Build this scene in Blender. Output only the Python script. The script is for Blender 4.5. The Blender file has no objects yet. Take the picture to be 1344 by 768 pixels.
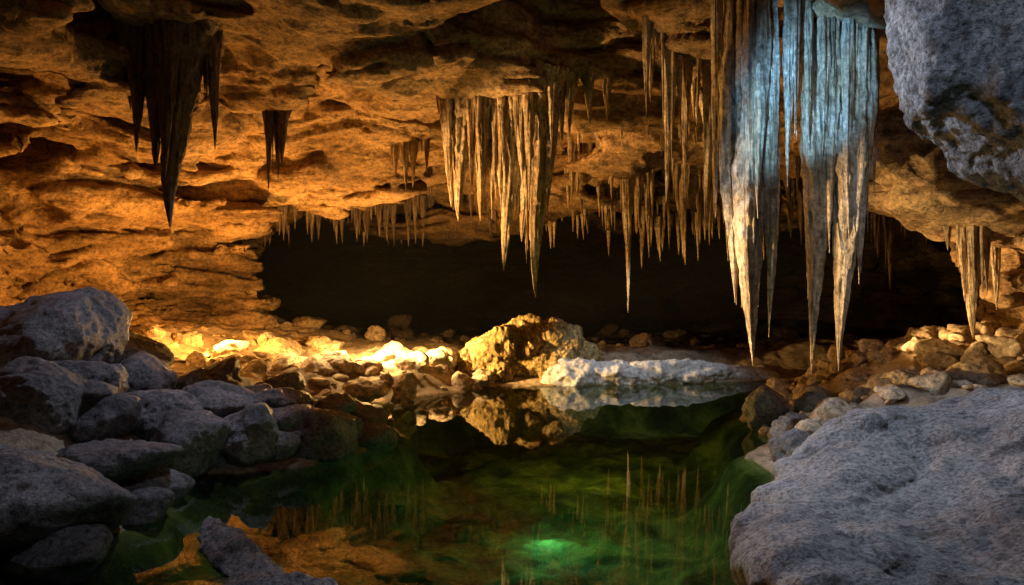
import bpy, math, numpy as np
from mathutils import Vector
import bmesh
f32=np.float32
# ------------------------------------------------------------ noise
_G=np.array([[1,1,0],[-1,1,0],[1,-1,0],[-1,-1,0],[1,0,1],[-1,0,1],[1,0,-1],[-1,0,-1],
             [0,1,1],[0,-1,1],[0,1,-1],[0,-1,-1],[1,1,0],[-1,1,0],[0,-1,1],[0,-1,-1]],dtype=f32)
def _hash(x,y,z,s):
    h=(x.astype(np.uint32)*np.uint32(374761393)+y.astype(np.uint32)*np.uint32(668265263)
       +z.astype(np.uint32)*np.uint32(2147483647-1640531527)+np.uint32((s*974711+12345)&0xffffffff))
    h^=h>>np.uint32(13); h*=np.uint32(1274126177); h^=h>>np.uint32(16)
    h*=np.uint32(2246822519); h^=h>>np.uint32(15)
    return h&np.uint32(15)
def gn(p,seed=0):
    p=np.asarray(p,dtype=f32)
    i=np.floor(p).astype(np.int64); f=(p-i).astype(f32)
    u=f*f*f*(f*(f*6-15)+10)
    out=0
    for a in (0,1):
        wa=u[:,0] if a else 1-u[:,0]
        for b in (0,1):
            wb=u[:,1] if b else 1-u[:,1]
            for c in (0,1):
                wc=u[:,2] if c else 1-u[:,2]
                g=_G[_hash(i[:,0]+a+5000,i[:,1]+b+5000,i[:,2]+c+5000,seed)]
                out=out+wa*wb*wc*(g[:,0]*(f[:,0]-a)+g[:,1]*(f[:,1]-b)+g[:,2]*(f[:,2]-c))
    return out
def fbm(p,sc,octv,seed,gain=.5,lac=2.03):
    o=0;a=1.;s=np.asarray(sc,dtype=f32)
    for k in range(octv):
        o=o+a*gn(p*s,seed+k); a*=gain; s=s*lac
    return o
def ridged(p,sc,octv,seed,gain=.5,lac=2.1):
    o=0;a=1.;s=np.asarray(sc,dtype=f32)
    for k in range(octv):
        o=o+a*(1-2.2*np.abs(gn(p*s,seed+k))); a*=gain; s=s*lac
    return o
def sstep(a,b,x):
    t=np.clip((x-a)/(b-a),0,1); return t*t*(3-2*t)
def smin(a,b,k):
    h=np.clip(.5+.5*(b-a)/k,0,1); return b+(a-b)*h-k*h*(1-h)
def poly_sd(x,y,poly):
    P=np.array(poly,dtype=float); n=len(P)
    d=np.full(x.shape,1e9); ins=np.zeros(x.shape,bool)
    for i in range(n):
        a=P[i];b=P[(i+1)%n];e=b-a
        t=np.clip(((x-a[0])*e[0]+(y-a[1])*e[1])/(e@e),0,1)
        d=np.minimum(d,np.hypot(x-a[0]-t*e[0],y-a[1]-t*e[1]))
        c=((a[1]>y)!=(b[1]>y))&(x<(b[0]-a[0])*(y-a[1])/((b[1]-a[1]) or 1e-9)+a[0])
        ins^=c
    return np.where(ins,-d,d)
def shepard(x,y,pts,sig):
    w=0;s=0
    for (a,b,h) in pts:
        r2=((x-a)**2+(y-b)**2)/(sig*sig)
        k=1/(.15+r2)**2
        w=w+k;s=s+k*h
    return s/w
# ------------------------------------------------------------ mesh helpers
def link(ob):
    bpy.context.scene.collection.objects.link(ob); return ob
def mk(name,V,Q,mat,smooth=True,parent=None):
    me=bpy.data.meshes.new(name)
    V=np.asarray(V,dtype=f32);Q=np.asarray(Q,dtype=np.int32)
    k=Q.shape[1]
    me.vertices.add(len(V)); me.vertices.foreach_set("co",V.ravel())
    me.loops.add(Q.size); me.loops.foreach_set("vertex_index",Q.ravel())
    me.polygons.add(len(Q)); me.polygons.foreach_set("loop_start",np.arange(0,Q.size,k,dtype=np.int32))
    me.polygons.foreach_set("use_smooth",np.full(len(Q),smooth,dtype=bool))
    me.update(calc_edges=True)
    me.materials.append(mat)
    ob=link(bpy.data.objects.new(name,me))
    if parent: ob.parent=parent
    return ob
def vnormals(V,Q):
    a=V[Q[:,2]]-V[Q[:,0]]; b=V[Q[:,-1]]-V[Q[:,1]]
    if Q.shape[1]==3: a=V[Q[:,1]]-V[Q[:,0]]; b=V[Q[:,2]]-V[Q[:,0]]
    n=np.cross(a,b); N=np.zeros(V.shape)
    for c in range(3):
        for k in range(Q.shape[1]):
            N[:,c]+=np.bincount(Q[:,k],weights=n[:,c],minlength=len(V))
    return (N/(np.linalg.norm(N,axis=1,keepdims=True)+1e-12)).astype(f32)
def subdiv(V,Q):
    n=len(V);E=np.concatenate([np.sort(Q[:,[i,(i+1)%4]],axis=1) for i in range(4)])
    key=E[:,0].astype(np.int64)*n+E[:,1]
    u,inv=np.unique(key,return_inverse=True)
    ev=.5*(V[u//n]+V[u%n]); fc=V[Q].mean(1)
    m=len(Q); ei=inv.reshape(4,m)+n; ci=n+len(u)+np.arange(m)
    NQ=np.concatenate([np.stack([Q[:,i],ei[i],ci,ei[(i+3)%4]],1) for i in range(4)])
    return np.concatenate([V,ev,fc]).astype(f32),NQ
def surface_nets(F,org,h):
    S=F<0; nx,ny,nz=F.shape
    c=[S[i:nx-1+i,j:ny-1+j,k:nz-1+k] for i in(0,1) for j in(0,1) for k in(0,1)]
    act=np.logical_or.reduce(c)&~np.logical_and.reduce(c)
    I,J,K=np.nonzero(act)
    vid=np.full(act.shape,-1,np.int32); vid[I,J,K]=np.arange(len(I))
    offs=np.array([(i,j,k) for i in(0,1) for j in(0,1) for k in(0,1)],dtype=f32)
    vals=np.stack([F[I+int(o[0]),J+int(o[1]),K+int(o[2])] for o in offs],1)
    pos=np.zeros((len(I),3),f32);cnt=np.zeros(len(I),f32)
    for a in range(8):
        for bit in(1,2,4):
            if a&bit: continue
            b=a|bit
            va,vb=vals[:,a],vals[:,b];m=(va<0)!=(vb<0)
            t=np.where(m,va/np.where(m,va-vb,1),0)
            pos+=m[:,None]*(offs[a]+t[:,None]*(offs[b]-offs[a]));cnt+=m
    P=(pos/cnt[:,None]+np.stack([I,J,K],1))*h+np.array(org)
    qs=[]
    def add(m,di,dj,dk,cells):
        i,j,k=np.nonzero(m);i=i+di;j=j+dj;k=k+dk
        q=np.stack([vid[i+a,j+b,k+c2] for a,b,c2 in cells],1)
        s=S[i,j,k]; q[~s]=q[~s][:,::-1]; qs.append(q)
    add(S[:-1,1:-1,1:-1]!=S[1:,1:-1,1:-1],0,1,1,[(0,-1,-1),(0,0,-1),(0,0,0),(0,-1,0)])
    add(S[1:-1,:-1,1:-1]!=S[1:-1,1:,1:-1],1,0,1,[(-1,0,-1),(-1,0,0),(0,0,0),(0,0,-1)])
    add(S[1:-1,1:-1,:-1]!=S[1:-1,1:-1,1:],1,1,0,[(-1,-1,0),(0,-1,0),(0,0,0),(-1,0,0)])
    return P.astype(f32),np.concatenate(qs)
# ------------------------------------------------------------ materials
def rock_mat(name,cols,scale=.6,stretch=(1,1,1),bump=.06,rough=.85,fine=14,speck=.35,crack=.5,spec=.25,algae=False,streak=False,deep=False,midb=.9,fineb=.6,midc=.8):
    m=bpy.data.materials.new(name);m.use_nodes=True;nt=m.node_tree;N=nt.nodes;L=nt.links
    b=N["Principled BSDF"];b.inputs["Roughness"].default_value=rough
    b.inputs["Specular IOR Level"].default_value=spec
    tc=N.new("ShaderNodeTexCoord");mp=N.new("ShaderNodeMapping");mp.inputs["Scale"].default_value=stretch
    L.new(tc.outputs["Object"],mp.inputs["Vector"])
    def noise(sc,det,ro=.6,dist=0,src=None):
        n=N.new("ShaderNodeTexNoise");n.inputs["Scale"].default_value=sc;n.inputs["Detail"].default_value=det
        n.inputs["Roughness"].default_value=ro;n.inputs["Distortion"].default_value=dist
        L.new(src or mp.outputs["Vector"],n.inputs["Vector"]);return n.outputs["Fac"]
    def math_(op,a,b_,c=None):
        n=N.new("ShaderNodeMath");n.operation=op
        for k,v in enumerate((a,b_,c)):
            if v is None: continue
            if isinstance(v,(int,float)): n.inputs[k].default_value=v
            else: L.new(v,n.inputs[k])
        return n.outputs[0]
    def ramp(src,pts):
        r=N.new("ShaderNodeValToRGB");el=r.color_ramp.elements
        while len(el)<len(pts): el.new(.5)
        for e,(p,c) in zip(el,pts): e.position=p;e.color=(*c,1) if len(c)==3 else c
        L.new(src,r.inputs["Fac"]);return r.outputs["Color"]
    def mix(mode,f,a,b_):
        n=N.new("ShaderNodeMix");n.data_type='RGBA';n.blend_type=mode
        if isinstance(f,(int,float)): n.inputs[0].default_value=f
        else: L.new(f,n.inputs[0])
        for k,v in ((6,a),(7,b_)):
            if isinstance(v,tuple): n.inputs[k].default_value=(*v,1)
            else: L.new(v,n.inputs[k])
        return n.outputs[2]
    big=noise(scale,4,.62,0); mid=noise(scale*6,5,.68); fi=noise(fine,5,.8,0,tc.outputs["Object"])
    base=ramp(big,[(.33,cols[0]),(.5,cols[1]),(.66,cols[2])])
    g=ramp(mid,[(.34,(.3,.26,.22)),(.47,(.95,.95,.95)),(.68,(1.15,1.12,1.05))])
    base=mix('MULTIPLY',midc,base,g)
    sp=ramp(fi,[(.36,(.2,.18,.15)),(.5,(1,1,1)),(.64,(1.7,1.65,1.6))])
    base=mix('MULTIPLY',speck,base,sp)
    h=math_('MULTIPLY_ADD',mid,midb,math_('MULTIPLY',fi,fineb))
    if crack>0:
        vo=N.new("ShaderNodeTexVoronoi");vo.feature='DISTANCE_TO_EDGE';vo.inputs["Scale"].default_value=.8
        wv=N.new("ShaderNodeVectorMath");wv.operation='MULTIPLY_ADD'
        nz=N.new("ShaderNodeTexNoise");nz.inputs["Scale"].default_value=1.3;nz.inputs["Detail"].default_value=4
        L.new(mp.outputs["Vector"],nz.inputs["Vector"]);L.new(nz.outputs["Color"],wv.inputs[0])
        wv.inputs[1].default_value=(2.2,2.2,2.2);L.new(mp.outputs["Vector"],wv.inputs[2]);L.new(wv.outputs[0],vo.inputs["Vector"])
        cr=ramp(vo.outputs["Distance"],[(0,(0,0,0)),(.03,(1,1,1))])
        base=mix('MULTIPLY',crack,base,mix('MIX',cr,(.3,.25,.22),(1,1,1)))
        h=math_('MULTIPLY_ADD',cr,.3*crack,h)
    if streak:
        m2=N.new("ShaderNodeMapping");m2.inputs["Scale"].default_value=(11,11,.5);L.new(tc.outputs["Object"],m2.inputs["Vector"])
        st=noise(1.6,4,.6,.2,m2.outputs["Vector"])
        base=mix('MULTIPLY',.85,base,ramp(st,[(.35,(.25,.18,.12)),(.5,(1,1,1)),(.7,(1.35,1.35,1.35))]))
        h=math_('MULTIPLY_ADD',st,1.2,h)
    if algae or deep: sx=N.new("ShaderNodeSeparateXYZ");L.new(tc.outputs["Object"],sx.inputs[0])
    if algae:
        fz=math_('MULTIPLY_ADD',sx.outputs["Z"],-8.0,0.3)
        fz=math_('MINIMUM',math_('MAXIMUM',fz,0.),1.)
        al=ramp(noise(1.6,5,.7,.4),[(.38,(.015,.02,.006)),(.5,(.065,.068,.016)),(.63,(.2,.165,.045))])
        base=mix('MIX',fz,base,al)
    if deep: # base colour darkened with depth to paint in the unlit rear chamber's shade
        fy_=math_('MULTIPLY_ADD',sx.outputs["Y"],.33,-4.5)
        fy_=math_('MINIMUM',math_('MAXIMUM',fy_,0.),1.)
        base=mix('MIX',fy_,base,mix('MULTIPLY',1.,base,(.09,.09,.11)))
    L.new(base,b.inputs["Base Color"])
    bp=N.new("ShaderNodeBump");bp.inputs["Strength"].default_value=1;bp.inputs["Distance"].default_value=bump
    L.new(h,bp.inputs["Height"]);L.new(bp.outputs[0],b.inputs["Normal"])
    return m
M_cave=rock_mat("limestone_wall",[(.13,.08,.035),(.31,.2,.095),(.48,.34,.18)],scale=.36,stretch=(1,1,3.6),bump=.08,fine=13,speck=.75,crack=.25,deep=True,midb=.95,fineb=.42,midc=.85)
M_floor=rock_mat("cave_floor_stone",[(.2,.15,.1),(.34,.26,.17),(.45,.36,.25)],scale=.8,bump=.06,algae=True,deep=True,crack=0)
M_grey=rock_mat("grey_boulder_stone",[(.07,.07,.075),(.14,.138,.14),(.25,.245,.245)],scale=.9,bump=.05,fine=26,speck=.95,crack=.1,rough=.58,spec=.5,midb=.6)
M_slab=rock_mat("pale_grit_stone",[(.23,.23,.24),(.34,.34,.35),(.46,.46,.47)],scale=.7,bump=.045,fine=34,speck=.9,crack=.0,rough=.75,midb=.5,fineb=.7)
M_hang=rock_mat("grey_overhang_stone",[(.13,.13,.135),(.24,.24,.245),(.38,.38,.38)],scale=.8,bump=.1,fine=20,speck=.95,crack=.3,rough=.75,midb=1.2,fineb=.7)
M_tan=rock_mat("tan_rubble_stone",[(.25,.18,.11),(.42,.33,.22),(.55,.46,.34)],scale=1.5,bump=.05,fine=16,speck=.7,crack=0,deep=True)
M_rib=rock_mat("ribbed_flowstone",[(.22,.14,.05),(.46,.33,.13),(.6,.47,.24)],scale=1.8,stretch=(1.5,1.5,.6),bump=.11,fine=14,speck=.9,crack=.5)
M_white=rock_mat("white_calcite",[(.5,.5,.48),(.65,.65,.63),(.78,.78,.76)],scale=1.5,bump=.05,fine=16,speck=.5,crack=0)
M_stal=rock_mat("stalactite_calcite",[(.36,.25,.12),(.54,.41,.25),(.7,.6,.44)],scale=1.6,stretch=(1.6,1.6,.7),bump=.045,fine=18,speck=.65,crack=0,rough=.45,spec=.45,streak=True)
M_stald=rock_mat("shaded_stalactite_calcite",[(.08,.055,.04),(.14,.1,.07),(.2,.15,.1)],scale=1.6,stretch=(1.6,1.6,.7),bump=.04,fine=18,speck=.5,crack=0,rough=.6,spec=.4,streak=True)  # darker copy of the calcite; silhouette and background dimness put into the colour
# ------------------------------------------------------------ cave shell
CE=[(-5.3,7,4.7),(-4.1,7.7,4.9),(-2,8,5.0),(-.2,8.3,5.1),(1.7,8,5.1),(2.6,7,4.9),(4.2,7,4.8),(-6,9,4.7),
 (-3.6,10,4.75),(-5.6,12,4.15),(-3,12,4.3),(-1.9,14,4.2),(-.2,10.3,4.75),(1.7,12,4.5),(2.2,15,4.2),
 (-4.6,15,3.7),(-5.8,15,2.9),(-3.2,16.2,3.4),(-.4,16.5,3.3),(2.6,17,3.5),(5,16,3.5),(6.4,12,3.4),(4.6,11,3.95),
 (5.9,10,3.5),(5.5,8,3.1),(0,20,5.6),(-6,20,5.2),(6,20,5.4),(0,27,4.8),(-3,4,4.9),(2,4,4.9),(0,0,4.9),(-6,3,4.7),(6,3,4.7),(-8,10,4.2),(-7.5,13,3.8)]
def ceil_h(x,y): return shepard(x,y,CE,1.6)
h=.08
xs=np.arange(-12.5,13,h);ys=np.arange(-3,28.5,h);zs=np.arange(-.9,7,h)
X2,Y2=np.meshgrid(xs,ys,indexing='ij')
C2=ceil_h(X2,Y2)
Ly=np.interp(ys,[-3,5,9,12,14,15.5,16.5,19,28],[-6.5,-6.9,-8.2,-8.8,-7.8,-6.9,-7.4,-10.5,-10.5])
Ry=np.interp(ys,[-3,6,8,9.5,12,16,28],[6.,6,6.3,6.8,9.0,11.5,11.5])
X=xs[:,None,None].astype(f32);Y=ys[None,:,None].astype(f32);Z=zs[None,None,:].astype(f32)
A=(C2[:,:,None].astype(f32)-Z)*.95
# stepped (bedded) lower left wall
zq=Z+.12*np.sin(Y*1.1)+.1*np.sin(X*.9)
stp=(np.floor(zq/.42)+sstep(.55,1,zq/.42-np.floor(zq/.42)))*.42
zb_=.3*zq+.7*stp
slope=(.34*np.clip(3.4-zb_,0,3.4)+.26*np.clip(2.1-zb_,0,2.2)**1.5).astype(f32)
wl=(X-Ly[None,:,None].astype(f32)-slope)*.9
wr=(Ry[None,:,None].astype(f32)-X-.12*np.clip(3-Z,0,3))*.9
A=smin(A,wl,1.1);A=smin(A,wr,1.0);A=smin(A,(27.2-Y)*np.ones_like(A),1.5)
def ell(c,r): return (1-np.sqrt(((X-c[0])/r[0])**2+((Y-c[1])/r[1])**2+((Z-c[2])/r[2])**2)).astype(f32)*min(r)
def carve(A,c,r,k=.4): return -smin(-A,-ell(c,r),k)
def lobe(A,c,r,k=.4): return smin(A,-ell(c,r),k)
A=carve(A,(-7.9,11.0,4.9),(1.5,1.1,1.5))
A=carve(A,(-6.2,8.6,4.9),(1.2,.8,.9))
for c,r in [((-2.3,8.9,5.2),(1.0,.5,.8)),((-.9,8.9,5.4),(1.3,.6,1.1)),((.5,9.0,5.4),(1.4,.7,1.2)),((1.9,9.2,5.3),(1.2,.6,1.1)),((-4.2,9.6,5.2),(1.1,.5,.5)),((3.6,9.4,4.8),(1.2,.7,.7)),((-6.6,13,1.9),(.9,1,.5)),((-5.9,14.2,1.4),(.9,.6,.35)),((4.6,10.2,4.1),(.9,.6,.6))]:
    A=carve(A,c,r,.2)
for c,r in [((-.15,10.2,4.95),(1.1,.6,.4)),((-4.0,8.0,4.95),(.8,.45,.45)),((-3.5,10,4.7),(.5,.4,.4)),((5.5,8.2,3.2),(.9,.6,.4)),((-7.1,12.2,3.3),(1.3,.8,.38)),((-1.9,8.2,5.1),(1.3,.5,.4)),((.9,8.3,5.2),(1.3,.5,.4))]:  # the ledge lobe on the left wall is added to shade the alcove
    A=lobe(A,c,r,.4)
A=A.astype(f32)
band=np.abs(A)<1.2
ii=np.nonzero(band)
P=np.stack([xs[ii[0]],ys[ii[1]],zs[ii[2]]],1).astype(f32)
wp=P.copy();wp[:,2]+=.5*gn(P*f32(.45),91)
n=.44*fbm(wp,(.33,.33,.6),3,11,.42)
n+=.28*np.tanh(8*gn(wp*np.array((.34,.55,.6),f32),15))
n+=.12*np.tanh(8*gn(wp*np.array((.7,1.1,2.2),f32)+f32(7.7),16))
n+=.19*ridged(wp,(.26,.32,2.0),2,31,.4)-.05
A[ii]+=n.astype(f32)
V,Q=surface_nets(A,(xs[0],ys[0],zs[0]),h)
del A,P,wp,n,band,ii
V,Q=subdiv(V,Q)
Nn=vnormals(V,Q)
wp=V.copy();wp[:,2]+=.3*gn(V*f32(.6),92)
d=.06*ridged(wp,(.55,.8,4.6),3,61,.45)+.04*fbm(wp,(3.0,3.5,7),3,71,.6)
lay=wp[:,2]*2.4+1.2*gn(wp*f32(.5),77); lay=lay-np.floor(lay)
wall=1-sstep(.45,.85,np.abs(Nn[:,2]))
d=d-.22*wall*(np.abs(lay-.5)*2)**4
pit=np.clip(gn(wp*np.array((.8,1.2,2.4),f32),83)-.28,0,1); d=d-.8*pit
V=V+Nn*d[:,None].astype(f32)
mk("cave_rock_wall",V,Q,M_cave)
# ------------------------------------------------------------ floor with pool basin
POOL=[(-3.9,1.2),(-3.5,4.2),(-2.75,4.7),(-2.9,5.8),(-2.9,6.3),(-2.1,6.7),(-1.6,7.3),(-1.7,8.2),(-2.3,9),(-2.5,9.8),(-1.9,10.8),(-1.1,11.4),(-.5,12.2),(1.5,12.6),(4,13),(6.6,13.4),(5.5,11.8),(3.9,10.9),(3.3,9.4),(3.1,8),(2.6,7.2),(2.4,6),(2.0,4.8),(1.9,4),(1.9,1.2)]
LAND=[(-3.5,5,.2),(-5,6,.7),(-6,8,.75),(-4,8,.4),(-4,10,.35),(-7,10,.85),(-5,12.5,.35),(-3,12.5,.3),(-7.5,13,.9),(-6,15,.8),(0,14,.3),(0,18,.4),(4,15,.3),(4,20,.4),(4.5,9,.5),(6,9,1.0),(5,11,.6),(7,12,.8),(8,14,.5),(3,5,.3),(5,6,.6),(0,-1,.3),(-8,25,.5),(8,25,.5),(0,25,.5),(-3,18,.5)]
def floor_h(x,y):
    sd=poly_sd(x,y,POOL)
    sh=x.shape;p=np.stack([x.ravel(),y.ravel(),np.zeros(x.size)],1).astype(f32)
    n1=fbm(p,(.8,.8,1),4,201,.5).reshape(sh)
    n2=ridged(p,(1.6,1.6,1),3,221,.5).reshape(sh)
    land=shepard(x,y,LAND,1.8)+.12*n1+.07*n2
    sdn=sd+.22*n1
    out=.03+land*sstep(0,1.3,sdn)
    ins=-.75*sstep(0,.9,-sdn)-.02+.16*n1*sstep(0,.8,-sdn)+.05*n2*sstep(0,.8,-sdn)
    return np.where(sdn>0,out,ins)
hf=.06
fx=np.arange(-13,13.5,hf);fy=np.arange(-3,28.5,hf)
FX,FY=np.meshgrid(fx,fy,indexing='ij');FZ=floor_h(FX,FY)
V=np.stack([FX.ravel(),FY.ravel(),FZ.ravel()],1);nx,ny=FX.shape
idx=np.arange(nx*ny).reshape(nx,ny)
Q=np.stack([idx[:-1,:-1].ravel(),idx[1:,:-1].ravel(),idx[1:,1:].ravel(),idx[:-1,1:].ravel()],1)
mk("cave_floor_ground",V,Q,M_floor)
def fh(x,y): return float(floor_h(np.array([x],float),np.array([y],float))[0])
# ------------------------------------------------------------ water
wm=bpy.data.materials.new("pool_water");wm.use_nodes=True;nt=wm.node_tree;nt.nodes.clear()
o=nt.nodes.new("ShaderNodeOutputMaterial");mx=nt.nodes.new("ShaderNodeMixShader");fr=nt.nodes.new("ShaderNodeFresnel");fr.inputs[0].default_value=1.42
tr=nt.nodes.new("ShaderNodeBsdfTransparent");tr.inputs[0].default_value=(.68,.8,.52,1)
gl=nt.nodes.new("ShaderNodeBsdfGlossy");gl.inputs["Roughness"].default_value=.002
tc=nt.nodes.new("ShaderNodeTexCoord");nz=nt.nodes.new("ShaderNodeTexNoise");nz.inputs["Scale"].default_value=1.0;nz.inputs["Detail"].default_value=1
bp=nt.nodes.new("ShaderNodeBump");bp.inputs["Strength"].default_value=.02;bp.inputs["Distance"].default_value=.02
K=nt.links.new
K(tc.outputs["Object"],nz.inputs["Vector"]);K(nz.outputs["Fac"],bp.inputs["Height"])
K(bp.outputs[0],gl.inputs["Normal"]);K(bp.outputs[0],fr.inputs["Normal"])
K(fr.outputs[0],mx.inputs[0]);K(tr.outputs[0],mx.inputs[1]);K(gl.outputs[0],mx.inputs[2]);K(mx.outputs[0],o.inputs[0])
V=np.array([(-6,-1,0),(8,-1,0),(8,15,0),(-6,15,0)]);mk("water",V,np.array([[0,1,2,3]]),wm,False)
# ------------------------------------------------------------ rocks
def ico(sub):
    bm=bmesh.new();bmesh.ops.create_icosphere(bm,subdivisions=sub,radius=1)
    v=np.array([x.co[:] for x in bm.verts]);t=np.array([[q.index for q in f_.verts] for f_ in bm.faces]);bm.free();return v,t
ICO={k:ico(k) for k in (3,4,5,6)}
def rock(c,s,seed,sub=5,rot=None,p=14,planes=16,rough=.06,nfreq=1.6,tilt=.15):
    r=np.random.RandomState(seed);v,t=ICO[sub]
    nrm=r.normal(size=(planes,3));nrm/=np.linalg.norm(nrm,axis=1,keepdims=True)
    dd=r.uniform(.62,1.,planes)
    dots=np.clip(v@nrm.T,0,None)/dd
    rad=((dots**p).sum(1)+.9**p*.3)**(-1./p)
    P_=v*rad[:,None]*np.array(s)
    a=r.uniform(-.4,.4) if rot is None else rot
    tx,ty=r.uniform(-tilt,tilt,2)
    Rz=np.array([[math.cos(a),-math.sin(a),0],[math.sin(a),math.cos(a),0],[0,0,1]])
    Rx=np.array([[1,0,0],[0,math.cos(tx),-math.sin(tx)],[0,math.sin(tx),math.cos(tx)]])
    Ry_=np.array([[math.cos(ty),0,math.sin(ty)],[0,1,0],[-math.sin(ty),0,math.cos(ty)]])
    P_=P_@(Rz@Rx@Ry_).T
    m=min(s);q=(P_/m).astype(f32)+r.uniform(-50,50)
    nn=v@(Rz@Rx@Ry_).T
    d=rough*m*(fbm(q,nfreq,5 if sub>4 else 3,seed,.55)*1.6+ .8*ridged(q,nfreq*.8,3,seed+9,.5)-.5)
    return P_+nn*d[:,None]+np.array(c),t
def rocks(name,lst,mat):
    Vs=[];Ts=[];o_=0
    for v,t in lst: Vs.append(v);Ts.append(t+o_);o_+=len(v)
    return mk(name,np.concatenate(Vs),np.concatenate(Ts),mat)
B=[((-5.1,7.5,1.15),(.85,.7,.5)),((-4.3,6.1,.72),(.62,.6,.42)),((-3.55,4.75,.32),(1.0,.6,.42)),
   ((-3.05,6.35,.25),(.38,.4,.42)),((-2.6,6.75,.25),(.38,.45,.36)),((-2.05,7.2,.22),(.5,.5,.3)),
   ((-2.75,7.6,.38),(.6,.5,.3)),((-3.6,7.0,.45),(.65,.6,.3)),((-4.9,5.4,.5),(.8,.6,.4)),
   ((-2.95,4.5,.0),(.42,.3,.24)),((-5.0,8.6,.95),(.7,.6,.4)),((-3.9,8.6,.45),(.6,.5,.3)),
   ((-3.0,8.7,.45),(.4,.3,.26)),((-2.35,8.3,.22),(.5,.4,.25)),((-3.4,5.7,.28),(.6,.5,.26)),((-4.4,6.9,.7),(.7,.5,.36)),
   ((-6.2,6.9,1.1),(.8,.8,.5)),((-2.9,5.2,.0),(.4,.3,.16)),((-4.2,4.2,.5),(.7,.6,.35)),((-1.75,7.7,.1),(.4,.4,.22)),
   ((-2.3,7.15,.33),(.3,.3,.26)),((-4.3,7.9,.62),(.5,.4,.3)),((-3.2,7.4,.52),(.4,.35,.22)),((-3.75,6.35,.5),(.4,.4,.25))]
for i,(c,s) in enumerate(B):
    v,t=rock(c,s,300+i,6 if s[0]>.5 else 5,rough=.06,p=9);mk("boulder",v,t,M_grey)
v,t=rock((-1.8,4.4,.0),(.75,.17,.11),351,5,rot=-.8,rough=.16,p=8);mk("flat_rock",v,t,M_slab)
v,t=rock((-1.25,3.85,-.02),(.55,.2,.12),352,5,rot=-.4,rough=.16,p=8);mk("flat_rock",v,t,M_slab)
def scatter(name,mat,n,region,smin_,smax_,seed,flat=.7,sink=.25,sub=4):
    r=np.random.RandomState(seed);L_=[]
    px=[q[0] for q in region];py=[q[1] for q in region];k=0
    while k<n:
        x=r.uniform(min(px),max(px));y=r.uniform(min(py),max(py))
        if poly_sd(np.array([x]),np.array([y]),region)[0]>0: continue
        s=smin_+(smax_-smin_)*r.uniform()**2.5
        z=fh(x,y)
        sx,sy,sz=s*r.uniform(.8,1.4),s*r.uniform(.8,1.2),s*flat*r.uniform(.7,1.2)
        L_.append(rock((x,y,z+sz*(.5-sink)),(sx,sy,sz),seed*100+k,sub,rot=r.uniform(0,6.28),tilt=.4,rough=.09));k+=1
    return rocks(name,L_,mat)
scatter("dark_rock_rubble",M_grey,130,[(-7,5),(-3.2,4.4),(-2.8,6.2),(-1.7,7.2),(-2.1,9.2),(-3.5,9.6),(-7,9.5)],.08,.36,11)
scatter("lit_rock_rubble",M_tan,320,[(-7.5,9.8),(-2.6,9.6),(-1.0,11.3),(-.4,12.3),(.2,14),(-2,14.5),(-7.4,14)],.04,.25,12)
scatter("bank_rock_rubble",M_tan,460,[(2.6,6.4),(2.9,7.6),(3.4,9.4),(4.0,10.9),(5.7,11.7),(8.4,13),(8.4,10.5),(6.4,8.5),(6.3,6.6),(4,6.6)],.04,.24,13)
scatter("chamber_rock_rubble",M_tan,90,[(-7,15),(0,15.5),(8,15.5),(9,19),(-9,19)],.1,.4,14)
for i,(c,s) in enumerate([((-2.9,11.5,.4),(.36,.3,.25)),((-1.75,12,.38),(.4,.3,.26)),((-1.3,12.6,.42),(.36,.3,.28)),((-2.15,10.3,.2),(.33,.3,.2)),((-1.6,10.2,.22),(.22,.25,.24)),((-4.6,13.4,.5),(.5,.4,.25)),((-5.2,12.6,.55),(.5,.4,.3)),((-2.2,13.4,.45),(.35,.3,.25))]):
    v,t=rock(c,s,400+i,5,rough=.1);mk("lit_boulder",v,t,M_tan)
C_=[((-.25,12.9,.48),(.46,.5,.70)),((.28,13.1,.66),(.5,.5,.62)),((.9,13.3,.80),(.55,.5,.44)),((.75,12.95,.4),(.7,.45,.48)),((1.4,13.3,.45),(.35,.35,.4)),((-.85,12.85,.38),(.24,.25,.42))]
rocks("ribbed_boulder",[rock(c,s,430+i,6,p=9,rough=.14,tilt=.35,nfreq=1.5) for i,(c,s) in enumerate(C_)],M_rib)
W_=[((1.2,12.65,.15),(.7,.35,.34)),((1.9,12.75,.15),(.9,.4,.36)),((2.8,12.95,.12),(1.0,.4,.33)),((3.7,13.2,.1),(1.0,.4,.28)),((4.6,13.5,.08),(.8,.4,.22))]
rocks("calcite_ledge",[rock(c,s,450+i,5,p=6,rough=.10,tilt=.03,rot=.12) for i,(c,s) in enumerate(W_)],M_white)
for i,(c,s) in enumerate([((3.2,8.6,.2),(.25,.28,.36)),((3.75,8.3,.3),(.4,.3,.25)),((3.2,7.3,.15),(.35,.3,.24)),((2.75,6.5,.12),(.3,.25,.24)),((3.9,7.2,.4),(.4,.3,.25)),((4.6,7.3,.55),(.45,.35,.3))]):
    v,t=rock(c,s,471+i,5,rough=.1);mk("shore_rock",v,t,M_grey)
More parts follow.
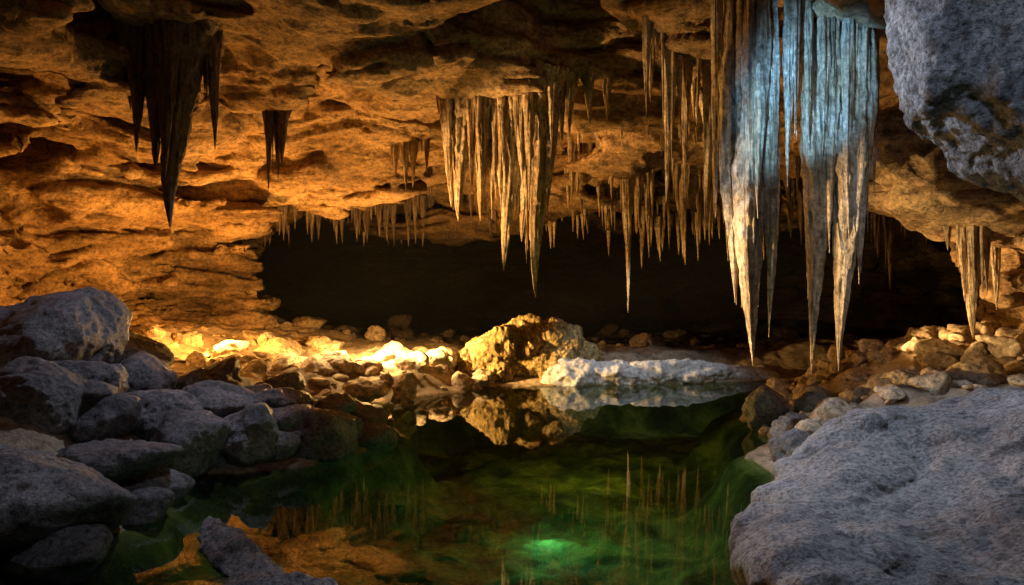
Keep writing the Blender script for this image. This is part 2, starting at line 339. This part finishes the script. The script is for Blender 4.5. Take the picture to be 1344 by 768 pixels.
# ------------------------------------------------------------ right slab
def grid_sdf(fn,lo,hi,h,name,mat,fine=None,sub=True):
    xs=np.arange(lo[0],hi[0],h);ys=np.arange(lo[1],hi[1],h);zs=np.arange(lo[2],hi[2],h)
    X,Y,Z=np.meshgrid(xs,ys,zs,indexing='ij')
    P=np.stack([X.ravel(),Y.ravel(),Z.ravel()],1).astype(f32)
    F=fn(X,Y,Z,P).astype(f32)
    F[0]=F[-1]=1;F[:,0]=F[:,-1]=1;F[:,:,0]=F[:,:,-1]=1
    V,Q=surface_nets(F,(xs[0],ys[0],zs[0]),h)
    if sub: V,Q=subdiv(V,Q)
    if fine is not None: V=V+vnormals(V,Q)*fine(V)[:,None].astype(f32)
    return mk(name,V,Q,mat)
SL=[(1.25,1.0),(1.15,3.2),(1.38,4.4),(2.1,5.5),(2.9,6.0),(3.7,6.5),(5.8,6.6),(5.8,1.0)]
def slab(X,Y,Z,P):
    sd=poly_sd(X[:,:,0],Y[:,:,0],SL)[:,:,None]
    top=.32+.22*(X-1.5)+.08*np.sin(X*2.1+Y*1.3)-.06*(Y-4.5)
    n=fbm(P,(.9,.9,1.1),3,501,.45).reshape(X.shape)
    cr=np.exp(-(gn(P*np.array((.9,.55,.6),f32),515)/.05)**2).reshape(X.shape)
    side=sd+.5*np.clip(.3-Z,0,1)
    return -smin(-(Z-top),-side,.3)+.19*n+.07*cr
grid_sdf(slab,(.7,1.2,-.7),(5.6,7.4,2.0),.05,"foreground_rock_slab",M_slab,
   lambda V:.022*ridged(V,(1.2,1.8,2),3,521,.5)+.035*fbm(V,(3,3,4),5,531,.6))
def hang(X,Y,Z,P):
    Xs=X-.62*(Y-4.9)-.02
    e=(np.abs((Xs-4.75)/2.0)**2.3+np.abs((Y-4.9)/.9)**2.6+np.abs((Z-4.5)/2.15)**2.3)**(1/2.4)
    f=(e-1)*.95
    w=P.copy();w[:,2]*=.4
    n=fbm(w,(1.0,1.0,.9),3,541,.5).reshape(X.shape);r=ridged(w,(1.0,1.0,.8),2,551,.5).reshape(X.shape)
    lo=sstep(3.0,2.5,Z)
    n2=fbm(P,(.9,.9,2.4),2,561,.5).reshape(X.shape)
    return f+.16*n-.08*r*(1-lo)-.18*n2*lo
grid_sdf(hang,(2.0,3.7,1.8),(6.6,6.2,5.6),.05,"hanging_rock",M_hang,
   lambda V:.03*ridged(V*np.array((1,1,.5)),(2.6,2.6,1.6),3,571,.55)+.06*fbm(V,(2.5,2.5,1.8),5,581,.65))
# ------------------------------------------------------------ stalactites
def stal(x,y,ztop,ztip,R,seed,na=36,nz_=80,flare=.6,belly=0.,bt=.4):
    r=np.random.RandomState(seed)
    t=np.linspace(0,1,nz_)[:,None];th=np.linspace(0,2*math.pi,na,endpoint=False)[None,:]
    L_=ztop-ztip
    prof=.92*(1-t)**.85+.08*(1-t)**.3
    if belly>0:
        bl=np.where(t<bt,(1-belly)+belly*sstep(0,bt,t),((1-t)/(1-bt))**.95)
        prof=bl
    Rt=R*(prof+flare*np.exp(-t*L_/.22))
    ph=r.uniform(0,6.28,6)
    z=ztop-t*L_
    wob=.5*np.sin(z*2.1+ph[0])+.3*np.sin(z*5+ph[1])
    ribs=.17*np.cos(3*th+ph[2]+wob)+.12*np.cos(5*th+ph[3]+wob*1.5)+.09*np.cos(9*th+ph[4]-wob)
    zz=np.broadcast_to(z,(nz_,na));cx=np.cos(th)*np.ones_like(t);cy=np.sin(th)*np.ones_like(t)
    p=np.stack([(cx*1.5+seed*3.1).ravel(),(cy*1.5).ravel(),(zz*1.1/max(R,.08)*.12).ravel()],1)
    nn=fbm(p,(1,1,1),3,seed,.6).reshape(nz_,na)
    p2=np.stack([(cx*2+seed).ravel(),(cy*2).ravel(),(zz*7).ravel()],1)
    n2=fbm(p2,(1,1,1),2,seed+5,.6).reshape(nz_,na)
    Rr=Rt*(1+ribs*(1-.4*t)+.3*nn+.18*n2)
    Rr=np.maximum(Rr,.004)
    ox=.25*R*(np.sin(z*1.4+ph[5])-math.sin(ztop*1.4+ph[5]));oy=.2*R*np.sin(z*1.7+ph[3])
    V=np.stack([x+ox+Rr*cx,y+oy+Rr*cy,zz+0*cx],-1).reshape(-1,3)
    V=np.vstack([V,[x+ox[-1,0],y+oy[-1,0],ztip-.01]])
    i=np.arange(nz_-1)[:,None];j=np.arange(na)[None,:];j2=(j+1)%na
    a=(i*na+j);b=(i*na+j2);c=((i+1)*na+j2);d=((i+1)*na+j)
    T=np.concatenate([np.stack([a,d,c],-1).reshape(-1,3),np.stack([a,c,b],-1).reshape(-1,3)])
    k=(nz_-1)*na;jj=np.arange(na)
    T=np.vstack([T,np.stack([k+jj,np.full(na,nz_*na),k+(jj+1)%na],1)])
    return V,T
def ch(x,y): return float(ceil_h(np.array([x]),np.array([y]))[0])
def cluster(name,lst,mat,seed,sat=5,top=None,satlen=(.25,.85),belly=0.,bt=.4,spread=(.6,1.15),flare=.6):
    r=np.random.RandomState(seed);L_=[]
    for k,(x,y,zt,R) in enumerate(lst):
        tp=(ch(x,y)+.45) if top is None else top
        L_.append(stal(x,y,tp,zt,R,seed*50+k,44,110,flare=flare,belly=belly,bt=bt))
        for s in range(sat):
            a=r.uniform(0,6.28);q=R*r.uniform(*spread);R2=R*r.uniform(.25,.5)
            u=r.uniform(*satlen)
            L_.append(stal(x+q*math.cos(a),y+q*math.sin(a),tp,tp-(tp-zt)*u,R2,seed*50+k*9+s+700,24,70,flare=flare,belly=belly,bt=bt))
    return rocks(name,L_,mat)
cluster("stalactite_cluster",[(2.47,7.0,.95,.19),(2.31,7.1,1.6,.11),(2.60,6.95,1.25,.10),(2.17,7.2,2.5,.06),(2.40,6.85,2.2,.07)],M_stal,21,7,belly=.68,bt=.55,flare=.2,spread=(.5,1.1),satlen=(.5,.92))
cluster("stalactite_cluster",[(3.07,7,.87,.15),(3.34,6.95,.9,.17),(3.62,7.05,2.3,.09),(3.50,6.85,1.9,.09),(3.74,7.1,2.7,.06),(3.2,6.85,2.1,.07)],M_stal,22,5,belly=.5,bt=.5,flare=.3,spread=(.6,1.1),satlen=(.4,.9))
cluster("stalactite_cluster",[(2.76,6.75,2.75,.07),(2.92,6.8,3.05,.06)],M_stal,32,4,belly=.4,bt=.4,flare=.3,spread=(.7,1.5))
cluster("stalactite_cluster",[(1.81,8,2.76,.11),(1.6,8,3.8,.08),(2.28,8,2.4,.12),(2.1,8.1,2.8,.09),(1.95,8,3.6,.07),(1.7,8.2,4.0,.09)],M_stal,23,4)
cluster("stalactite_cluster",[(5.5,8,1.15,.19),(5.27,8,1.6,.15),(5.07,8,2.2,.13),(5.38,7.9,1.35,.12),(5.7,8.1,1.5,.12)],M_stal,24,5,top=3.6)
cluster("stalactite_cluster",[(.42,10,1.63,.21),(-.06,10,2.02,.20),(-.36,10,2.75,.2),(-.67,10,2.75,.24),(-.92,10,2.95,.15),(.22,10,2.45,.2),(-.2,10.1,2.5,.16),(.1,9.9,3.3,.13),(.55,10.1,2.9,.14),(-.5,9.85,3.2,.13)],M_stal,25,8,top=4.95)
cluster("stalactite_cluster",[(-1.9,12,3.45,.10),(-1.7,12,3.55,.10),(-2.05,12.1,3.7,.09),(-1.5,12,3.8,.08)],M_stal,26,3)
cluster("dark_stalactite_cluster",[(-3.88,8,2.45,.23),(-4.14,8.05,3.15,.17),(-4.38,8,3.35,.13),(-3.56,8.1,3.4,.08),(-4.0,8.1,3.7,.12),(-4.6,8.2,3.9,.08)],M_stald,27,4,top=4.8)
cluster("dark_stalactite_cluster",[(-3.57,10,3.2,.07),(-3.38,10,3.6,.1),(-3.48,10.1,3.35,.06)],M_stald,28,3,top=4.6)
cluster("stalactite",[(2.18,13,1.32,.10)],M_stal,29,2,satlen=(.2,.5))
cluster("stalactite_cluster",[(.9,10.3,4.05,.1),(1.15,10.3,4.2,.09),(1.45,10.4,4.25,.07),(.75,10.2,3.9,.09)],M_stal,30,2)
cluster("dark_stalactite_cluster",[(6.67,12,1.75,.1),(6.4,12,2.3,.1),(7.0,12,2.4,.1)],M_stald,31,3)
def field(name,n,x0,x1,y0,y1,l0,l1,seed,mat):
    r=np.random.RandomState(seed);L_=[]
    cs=[(r.uniform(x0,x1),r.uniform(y0,y1)) for _ in range(max(3,n//9))]
    for k in range(n):
        cx,cy=cs[r.randint(len(cs))]
        x=cx+r.normal()*.35;y=cy+r.normal()*.3
        c=ch(x,y);l=l0+(l1-l0)*r.uniform()**2
        L_.append(stal(x,y,c+.5,c-l,.03+.05*r.uniform()+.04*l,seed*300+k,16,36))
    return rocks(name,L_,mat)
field("stalactite_field",220,.6,5.2,13.0,17,.2,1.3,41,M_stal)
field("stalactite_field",110,-6,.5,14.5,17,.1,.7,42,M_stald)
field("stalactite_field",100,5.2,9,10.5,15,.2,1.0,43,M_stald)
field("stalactite_field",40,.8,3.6,10.4,12.3,.1,.5,44,M_stal)
# ------------------------------------------------------------ lamps
def lamp(name,typ,loc,col,w,size=.1,tgt=None,angle=60,blend=.6):
    l=bpy.data.lights.new(name,typ);l.color=col;l.energy=w
    l.shadow_soft_size=size
    o_=link(bpy.data.objects.new(name,l));o_.location=loc
    if typ=='SPOT': l.spot_size=math.radians(angle);l.spot_blend=blend
    if tgt is not None: o_.rotation_euler=(Vector(tgt)-Vector(loc)).to_track_quat('-Z','Y').to_euler()
    return o_
AMB=(1,.44,.085)
lamp("amber_cave_lamp",'POINT',(-2.5,12.5,.95),(1,.53,.15),600,.05)
lamp("amber_cave_lamp",'POINT',(-5.2,12.3,1.0),AMB,560,.05)
lamp("amber_cave_lamp",'SPOT',(-3.4,8.4,.95),(1,.54,.18),2700,.08,(-.1,10,3.4),36,.8)
lamp("amber_cave_lamp",'POINT',(-5.8,9.9,1.4),AMB,90,.05)
lamp("warm_fill_lamp",'SPOT',(-3.2,12.2,2.1),(1,.66,.3),560,.05,(-2.7,12.3,.3),118,.7)  # overhead spot added to boost the glow on the rubble
lamp("warm_fill_lamp",'SPOT',(-2.5,11.5,1.0),(1,.6,.2),2200,.05,(.3,13.1,.6),52)
lamp("warm_fill_lamp",'SPOT',(4.6,9.2,1.2),(1,.58,.22),340,.08,(6.0,8.6,1.7),95)
lamp("warm_fill_lamp",'SPOT',(-1.5,6.6,1.0),(1,.66,.3),2100,.06,(2.9,7,1.8),32,.7)
lamp("warm_fill_lamp",'SPOT',(-2.2,7.7,.9),(1,.58,.22),1100,.08,(2.0,8,3.8),26,.8)  # extra spot added to brighten the thin stalactites
lamp("blue_cave_lamp",'SPOT',(1.2,5.0,1.0),(.2,.5,1),1900,.06,(3.15,7,4.1),24,.9)
lamp("cool_fill_lamp",'SPOT',(1.0,6.6,4.3),(.66,.78,1),560,.1,(2.8,4.2,.6),105)  # cool fill spot added above the frame to light the slab
lamp("cool_fill_lamp",'SPOT',(-2.2,8.0,4.1),(.62,.74,1),290,.08,(-4.2,6.0,.8),70)  # high cool fill added for the left boulder tops
lamp("cool_fill_lamp",'SPOT',(-.6,2.6,3.2),(.66,.77,1),60,.08,(-2.4,4.5,.1),50,.8)  # fill spot added over the water to lift flat rocks and boulder fronts
lamp("cool_fill_lamp",'SPOT',(1.7,2.9,4.4),(.6,.74,1),170,.1,(3.8,5,3.2),70)  # out-of-frame cool fill added for the hanging rock
lamp("cool_fill_lamp",'SPOT',(2.2,10.6,3.7),(.66,.82,1),320,.1,(2.4,12.9,.2),55)  # fill spot added among the ceiling rock to brighten the calcite ledge
zb=fh(.35,6.6)
lamp("olive_fill_lamp",'POINT',(.35,6.6,zb+.12),(.12,1,.7),6,.05)
lamp("olive_fill_lamp",'POINT',(.5,6.4,-.3),(.03,1,.42),11,.1)
lamp("olive_fill_lamp",'POINT',(1.0,8.6,-.12),(.75,.8,.12),26,.1)  # extra olive light added to brighten the pool bed
# thin damp haze hanging in the rear chamber
hz=bpy.data.materials.new("damp_haze");hz.use_nodes=True;n_=hz.node_tree;n_.nodes.clear()
oo=n_.nodes.new("ShaderNodeOutputMaterial");vs=n_.nodes.new("ShaderNodeVolumeScatter");vs.inputs["Density"].default_value=.0035;vs.inputs["Color"].default_value=(.7,.85,1,1)
n_.links.new(vs.outputs[0],oo.inputs["Volume"])
a,b_,c0,c1,z0,z1=-7.5,7.5,13.9,26,.1,6.2
V=np.array([(x,y,z) for z in(z0,z1) for y in(c0,c1) for x in(a,b_)])
mk("cave_haze",V,np.array([[0,2,3,1],[4,5,7,6],[0,1,5,4],[2,6,7,3],[0,4,6,2],[1,3,7,5]]),hz,False)
# ------------------------------------------------------------ world and camera
w=bpy.data.worlds.new("World");bpy.context.scene.world=w;w.use_nodes=True
bg=w.node_tree.nodes["Background"];sk=w.node_tree.nodes.new("ShaderNodeTexSky");sk.sky_type='NISHITA';sk.sun_disc=False
sk.sun_elevation=math.radians(8);sk.sun_rotation=math.radians(180)
w.node_tree.links.new(sk.outputs[0],bg.inputs[0]);bg.inputs[1].default_value=.003
cam=bpy.data.cameras.new("camera");co=link(bpy.data.objects.new("camera",cam));co.location=(0,0,1.7)
co.rotation_euler=(math.radians(90),0,0);cam.lens=24;cam.sensor_width=36;cam.clip_end=200
sc=bpy.context.scene;sc.camera=co
sc.view_settings.view_transform='Standard';sc.view_settings.look='None';sc.view_settings.exposure=0
